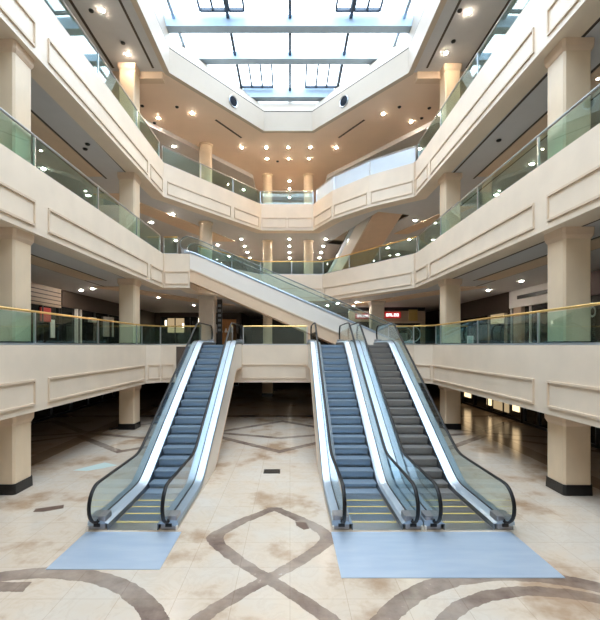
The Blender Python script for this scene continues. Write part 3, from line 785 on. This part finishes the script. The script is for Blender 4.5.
# small black ceiling sensors
def sensor(x, y, z, label):
    r = tag(empty('ceiling_sensor', (x, y, z)), label, 'sensor', 'black ceiling sensors')
    MB().lathe(0, 0, [(.05, -.07), (.085, -.05), (.085, -.02)], 16).build('dome', BLACK, r, True)
    MB().lathe(0, 0, [(.10, -.02), (.10, 0)], 16).build('mount', BLACK, r, True)
for i, (x, y) in enumerate(((-7.9, 15.9), (-7.35, 17.6))): sensor(x, y, Z5, 'small black sensor beside the %s downlight in the left top ceiling strip' % ('nearer', 'farther')[i])
for i, (x, y) in enumerate(((6.75, 15.9), (7.15, 17.5))): sensor(x, y, Z5, 'small black sensor beside the %s downlight in the right top ceiling strip' % ('nearer', 'farther')[i])
for x, y, t in ((-8.2, 22.2, 'left, by the ceiling beam'), (-8.1, 23.9, 'left, behind the downlight'), (-6.3, 22.3, 'left, nearest the white fascia'), (7.8, 22.4, 'right, by the ceiling beam'), (7.7, 23.4, 'right, behind the downlight'), (6.1, 22.3, 'right, nearest the white fascia'), (-.9, 28.9, 'middle, between the back downlights')):
    sensor(x, y, Zb, 'small black sensor in the tan top ceiling, ' + t)
for x, y, t in ((-8.2, 16.2, 'left, one of two side by side, outer'), (-7.75 - .75, 16.6, 'left, one of two side by side, inner'), (8.3, 15.9, 'right, in the grey panel')):
    sensor(x, y, C3, 'small black sensor under the fourth storey, ' + t)

# ------------------------------------------------------------------ shops
def board(mb, ax, a, b, depth0, depth1, z0, z1):
    """box along axis ax ('x' or 'y')"""
    if ax == 'y': mb.box(min(depth0, depth1), max(depth0, depth1), a, b, z0, z1)
    else: mb.box(a, b, min(depth0, depth1), max(depth0, depth1), z0, z1)
    return mb
def shop(label, ax, face, a, b, z, h, head_m, frame_m, inward, pane_m=SHOPG, bays=3, headh=.8, extras=(), cat='shop', clearance=.0):
    """inward = +1/-1 direction from the wall into the mall"""
    loc = (face, a, z) if ax == 'y' else (a, face, z)
    r = tag(empty('shop', loc), label, cat, 'shop fronts')
    L_ = b - a; D = inward
    board(MB(), ax, 0, L_, 0, D * .22, h - headh, h).build('header', head_m, r)
    mb = MB()
    for i in range(bays + 1):
        c = L_ * i / bays; board(mb, ax, max(0, c - .05), min(L_, c + .05), 0, D * .14, 0, h - headh)
    board(mb, ax, 0, L_, 0, D * .14, 0, .12); mb.build('frame', frame_m, r)
    for i in range(bays):
        board(MB(), ax, L_ * i / bays + .05, L_ * (i + 1) / bays - .05, D * .03, D * .05, .12, h - headh).build('pane', pane_m, r)
    for nm, m_, u0, u1, z0, z1, d0, d1 in extras:
        board(MB(), ax, u0, u1, D * d0, D * d1, z0, z1).build(nm, m_, r)
    return r
HW = C2 - Z2   # clear height on the second storey
W = 13.2
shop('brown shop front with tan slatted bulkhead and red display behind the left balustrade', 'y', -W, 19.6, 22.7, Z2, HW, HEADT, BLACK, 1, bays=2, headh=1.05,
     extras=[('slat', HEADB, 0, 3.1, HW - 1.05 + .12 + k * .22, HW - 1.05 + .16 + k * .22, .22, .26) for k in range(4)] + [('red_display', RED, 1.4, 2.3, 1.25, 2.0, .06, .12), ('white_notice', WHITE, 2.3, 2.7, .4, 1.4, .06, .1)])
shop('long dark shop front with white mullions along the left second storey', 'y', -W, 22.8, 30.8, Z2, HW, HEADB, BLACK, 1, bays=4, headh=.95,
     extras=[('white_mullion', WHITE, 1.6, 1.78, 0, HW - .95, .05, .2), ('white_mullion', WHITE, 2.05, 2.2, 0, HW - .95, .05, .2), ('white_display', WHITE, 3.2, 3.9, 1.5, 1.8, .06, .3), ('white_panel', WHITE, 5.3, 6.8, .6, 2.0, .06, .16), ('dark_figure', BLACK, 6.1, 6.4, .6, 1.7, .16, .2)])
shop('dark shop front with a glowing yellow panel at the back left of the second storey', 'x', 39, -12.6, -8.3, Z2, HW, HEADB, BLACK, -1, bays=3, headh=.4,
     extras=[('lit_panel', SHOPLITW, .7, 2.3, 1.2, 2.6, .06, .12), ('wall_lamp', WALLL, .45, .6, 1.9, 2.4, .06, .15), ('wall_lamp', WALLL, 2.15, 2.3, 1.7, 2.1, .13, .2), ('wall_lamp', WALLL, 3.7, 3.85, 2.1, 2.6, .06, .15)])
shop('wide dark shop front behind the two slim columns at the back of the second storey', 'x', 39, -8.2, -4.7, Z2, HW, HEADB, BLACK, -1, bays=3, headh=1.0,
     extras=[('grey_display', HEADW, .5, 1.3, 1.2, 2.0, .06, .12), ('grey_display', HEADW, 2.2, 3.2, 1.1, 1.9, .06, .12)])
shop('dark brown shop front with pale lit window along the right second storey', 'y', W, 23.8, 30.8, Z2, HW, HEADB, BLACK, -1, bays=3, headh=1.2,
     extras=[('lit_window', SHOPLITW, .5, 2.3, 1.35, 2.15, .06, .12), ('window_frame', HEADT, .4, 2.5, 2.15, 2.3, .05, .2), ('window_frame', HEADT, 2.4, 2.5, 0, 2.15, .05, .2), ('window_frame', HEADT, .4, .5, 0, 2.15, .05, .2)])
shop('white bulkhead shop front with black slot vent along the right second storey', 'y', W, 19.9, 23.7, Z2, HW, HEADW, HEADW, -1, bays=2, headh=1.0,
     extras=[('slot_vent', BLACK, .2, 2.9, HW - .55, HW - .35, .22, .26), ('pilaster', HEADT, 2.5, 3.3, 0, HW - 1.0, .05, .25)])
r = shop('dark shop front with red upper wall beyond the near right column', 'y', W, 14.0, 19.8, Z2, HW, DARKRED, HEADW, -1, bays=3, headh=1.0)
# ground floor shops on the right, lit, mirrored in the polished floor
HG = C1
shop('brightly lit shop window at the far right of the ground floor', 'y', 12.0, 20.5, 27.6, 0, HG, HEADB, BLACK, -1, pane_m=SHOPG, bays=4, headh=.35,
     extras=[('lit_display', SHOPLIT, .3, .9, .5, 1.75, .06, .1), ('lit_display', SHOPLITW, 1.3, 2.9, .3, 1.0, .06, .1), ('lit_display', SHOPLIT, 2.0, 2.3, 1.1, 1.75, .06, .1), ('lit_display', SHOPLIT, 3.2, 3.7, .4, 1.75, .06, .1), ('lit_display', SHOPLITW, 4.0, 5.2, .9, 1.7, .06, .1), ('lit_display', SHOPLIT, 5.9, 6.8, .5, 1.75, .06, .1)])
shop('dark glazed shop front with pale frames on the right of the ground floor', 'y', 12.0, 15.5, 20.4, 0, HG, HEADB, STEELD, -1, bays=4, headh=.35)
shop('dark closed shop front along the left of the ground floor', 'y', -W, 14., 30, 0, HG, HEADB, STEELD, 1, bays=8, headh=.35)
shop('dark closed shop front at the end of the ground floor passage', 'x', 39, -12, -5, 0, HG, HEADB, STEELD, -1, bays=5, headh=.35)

# back right shop island with its red signs
r = tag(empty('shop', (4.9, 33.4, Z2)), 'beige shop with two red lit signs at the back right of the second storey', 'shop', 'shop fronts')
BEIGE = mat('shop_beige', (.48, .40, .30), .5, var=.05)
MB().box(0, 6.4, 0, .3, 1.95, HW - .3).build('header', BEIGE, r)
MB().box(0, 6.4, .02, .28, HW - .3, HW - .005).build('upper_band', BLACK, r)
mb = MB()
for x in (0, 3.0, 6.0): mb.box(x, x + .4, 0, .3, 0, 1.95)
mb.build('pier', BEIGE, r)
for x in (.4, 3.4): MB().box(x, x + 2.6, .1, .13, 0, 1.95).build('pane', SHOPG, r)
MB().box(3.3, 6.1, -.06, 0, 1.82, 1.95).build('lintel', mat('shop_pale_lintel', (.62, .52, .38), .5), r)
MB().box(4.3, 4.9, -.01, .1, 0, 1.0).build('counter', HEADW, r)
o = MB().box(5.0, 5.75, -.04, .0, 2.0, 2.95).build('gold_panel', SIGNGOLD, r)
def lit_sign(u0, u1, z0, z1, label, nch):
    g = tag(empty('shop_sign', (4.9 + u0, 33.36, Z2 + z0)), label, 'sign', 'red lit shop signs')
    w, h = u1 - u0, z1 - z0
    MB().box(0, w, -.08, .038, 0, h).build('sign_board', SIGNRED, g)
    cw = w * .8 / nch
    for i in range(nch):       # block capitals, too small to read in the photograph
        x = w * .1 + i * cw; t = cw * .2; mb = MB(); a, b, c, d = x + cw * .08, x + cw * .88, h * .26, h * .74
        k = i % 4
        mb.box(a, a + t, -.10, -.08, c, d)
        if k in (0, 1, 3): mb.box(a, b, -.10, -.08, d - t, d)
        if k in (0, 2, 3): mb.box(a, b, -.10, -.08, c, c + t)
        if k in (1, 0): mb.box(b - t, b, -.10, -.08, c, d)
        if k == 3: mb.box(a, b, -.10, -.08, (c + d) / 2 - t / 2, (c + d) / 2 + t / 2)
        mb.build('letter', SIGNLIT, g)
lit_sign(.55, 1.75, 2.2, 2.62, 'red lit shop sign with white letters left of the grey square column', 6)
lit_sign(2.95, 4.3, 2.25, 2.75, 'red lit shop sign with white letters right of the grey square column', 5)

# the letter on the glazed board at the far right edge
r = tag(empty('shop_sign', (W - .28, 17.0, Z2)), 'dark shop sign board with a white letter O at the right edge of the photo', 'sign')
MB().box(-.02, .1, -1.0, .6, .1, 1.9).build('sign_board', SHOPG, r)
mb = MB(); n = 26
rows = [[(-.035, .05 + q * .8 * math.cos(2 * PI * k / n), 1.42 + q * math.sin(2 * PI * k / n)) for q in (.16, .24)] for k in range(n + 1)]
mb.strip(rows)
mb.strip([[(x - .0, y, z) for x, y, z in rr] for rr in [[(-.021, p[1], p[2]) for p in row] for row in rows]])
mb.build('letter', WHITE, r)

# wooden kiosk and dark panel behind the left escalator's top
r = tag(empty('display_kiosk', (-5.2, 33.2, Z2)), 'orange-brown wooden display kiosk right of the grey square column, second storey', 'kiosk')
MB().box(-.75, .75, -.35, .35, 0, .95).build('counter', WOOD, r)
MB().box(-.85, .85, -.42, .42, .95, 1.02).build('counter_top', WOOD, r)
MB().box(-.7, .7, .2, .3, 1.02, 2.15).build('back_panel', WOOD, r)
for x in (-.5, -.1, .35): MB().lathe(x, -.05, [(.10, 1.02), (.13, 1.1), (.05, 1.3), (.04, 1.38)], 12).build('display_jar', HEADW, r, True)
r = tag(empty('sign_panel', (-4.62, 26.3, Z2)), 'tall narrow black sign panel standing right of the grey square column', 'sign')
MB().box(-.16, .16, -.05, .05, .05, 3.0).build('panel', BLACK, r)
for k in range(6): MB().box(-.1, .1, -.056, -.05, .9 + k * .32, 1.06 + k * .32).build('print_block', STEELD, r)
MB().box(-.25, .25, -.2, .2, 0, .05).build('base', BLACK, r)
r = tag(empty('notice_stand', (8.2, 18.2, Z2)), 'small white framed notice on the floor behind the right balustrade', 'notice')
mb = MB(); mb.box(-.14, -.1, -.02, .02, 0, .42); mb.box(.1, .14, -.02, .02, 0, .42); mb.box(-.14, .14, -.02, .02, .38, .42); mb.box(-.14, .14, -.02, .02, .0, .04); mb.build('frame', WHITE, r)
MB().box(-.1, .1, -.008, .008, .04, .38).build('sheet', PALE, r)

# ------------------------------------------------------------------ light
w = bpy.data.worlds.new('sky'); SC.world = w; w.use_nodes = True
bg = w.node_tree.nodes['Background']
bg.inputs[0].default_value = (.84, .92, 1.0, 1); bg.inputs[1].default_value = 2.6
pd = bpy.data.lights.new('skylight_portal', 'AREA'); pd.shape = 'RECTANGLE'; pd.size = 12.6; pd.size_y = 33.4
pd.cycles.is_portal = True
po = bpy.data.objects.new('skylight_portal', pd); COL.objects.link(po); po.location = (-.05, 10.8, ZS2 + .08)

# ------------------------------------------------------------------ camera
cd = bpy.data.cameras.new('camera'); cam = bpy.data.objects.new('camera', cd); COL.objects.link(cam)
cam.location = (0, 0, 4.0); cam.rotation_euler = (PI / 2, 0, 0)
cd.sensor_width = 36; cd.sensor_fit = 'AUTO'; cd.lens = 400 / 620 * 36
cd.shift_x = 10 / 620; cd.shift_y = 35 / 620; cd.clip_start = .05; cd.clip_end = 200
SC.camera = cam

SC.view_settings.view_transform = 'Standard'; SC.view_settings.look = 'None'
SC.view_settings.exposure = 1.78; SC.view_settings.gamma = 1.0; SC.view_settings.use_curve_mapping = False
cy = SC.cycles
cy.max_bounces = 14; cy.diffuse_bounces = 7; cy.glossy_bounces = 5; cy.transparent_max_bounces = 40
cy.sample_clamp_indirect = 6
cy.caustics_reflective = False; cy.caustics_refractive = False
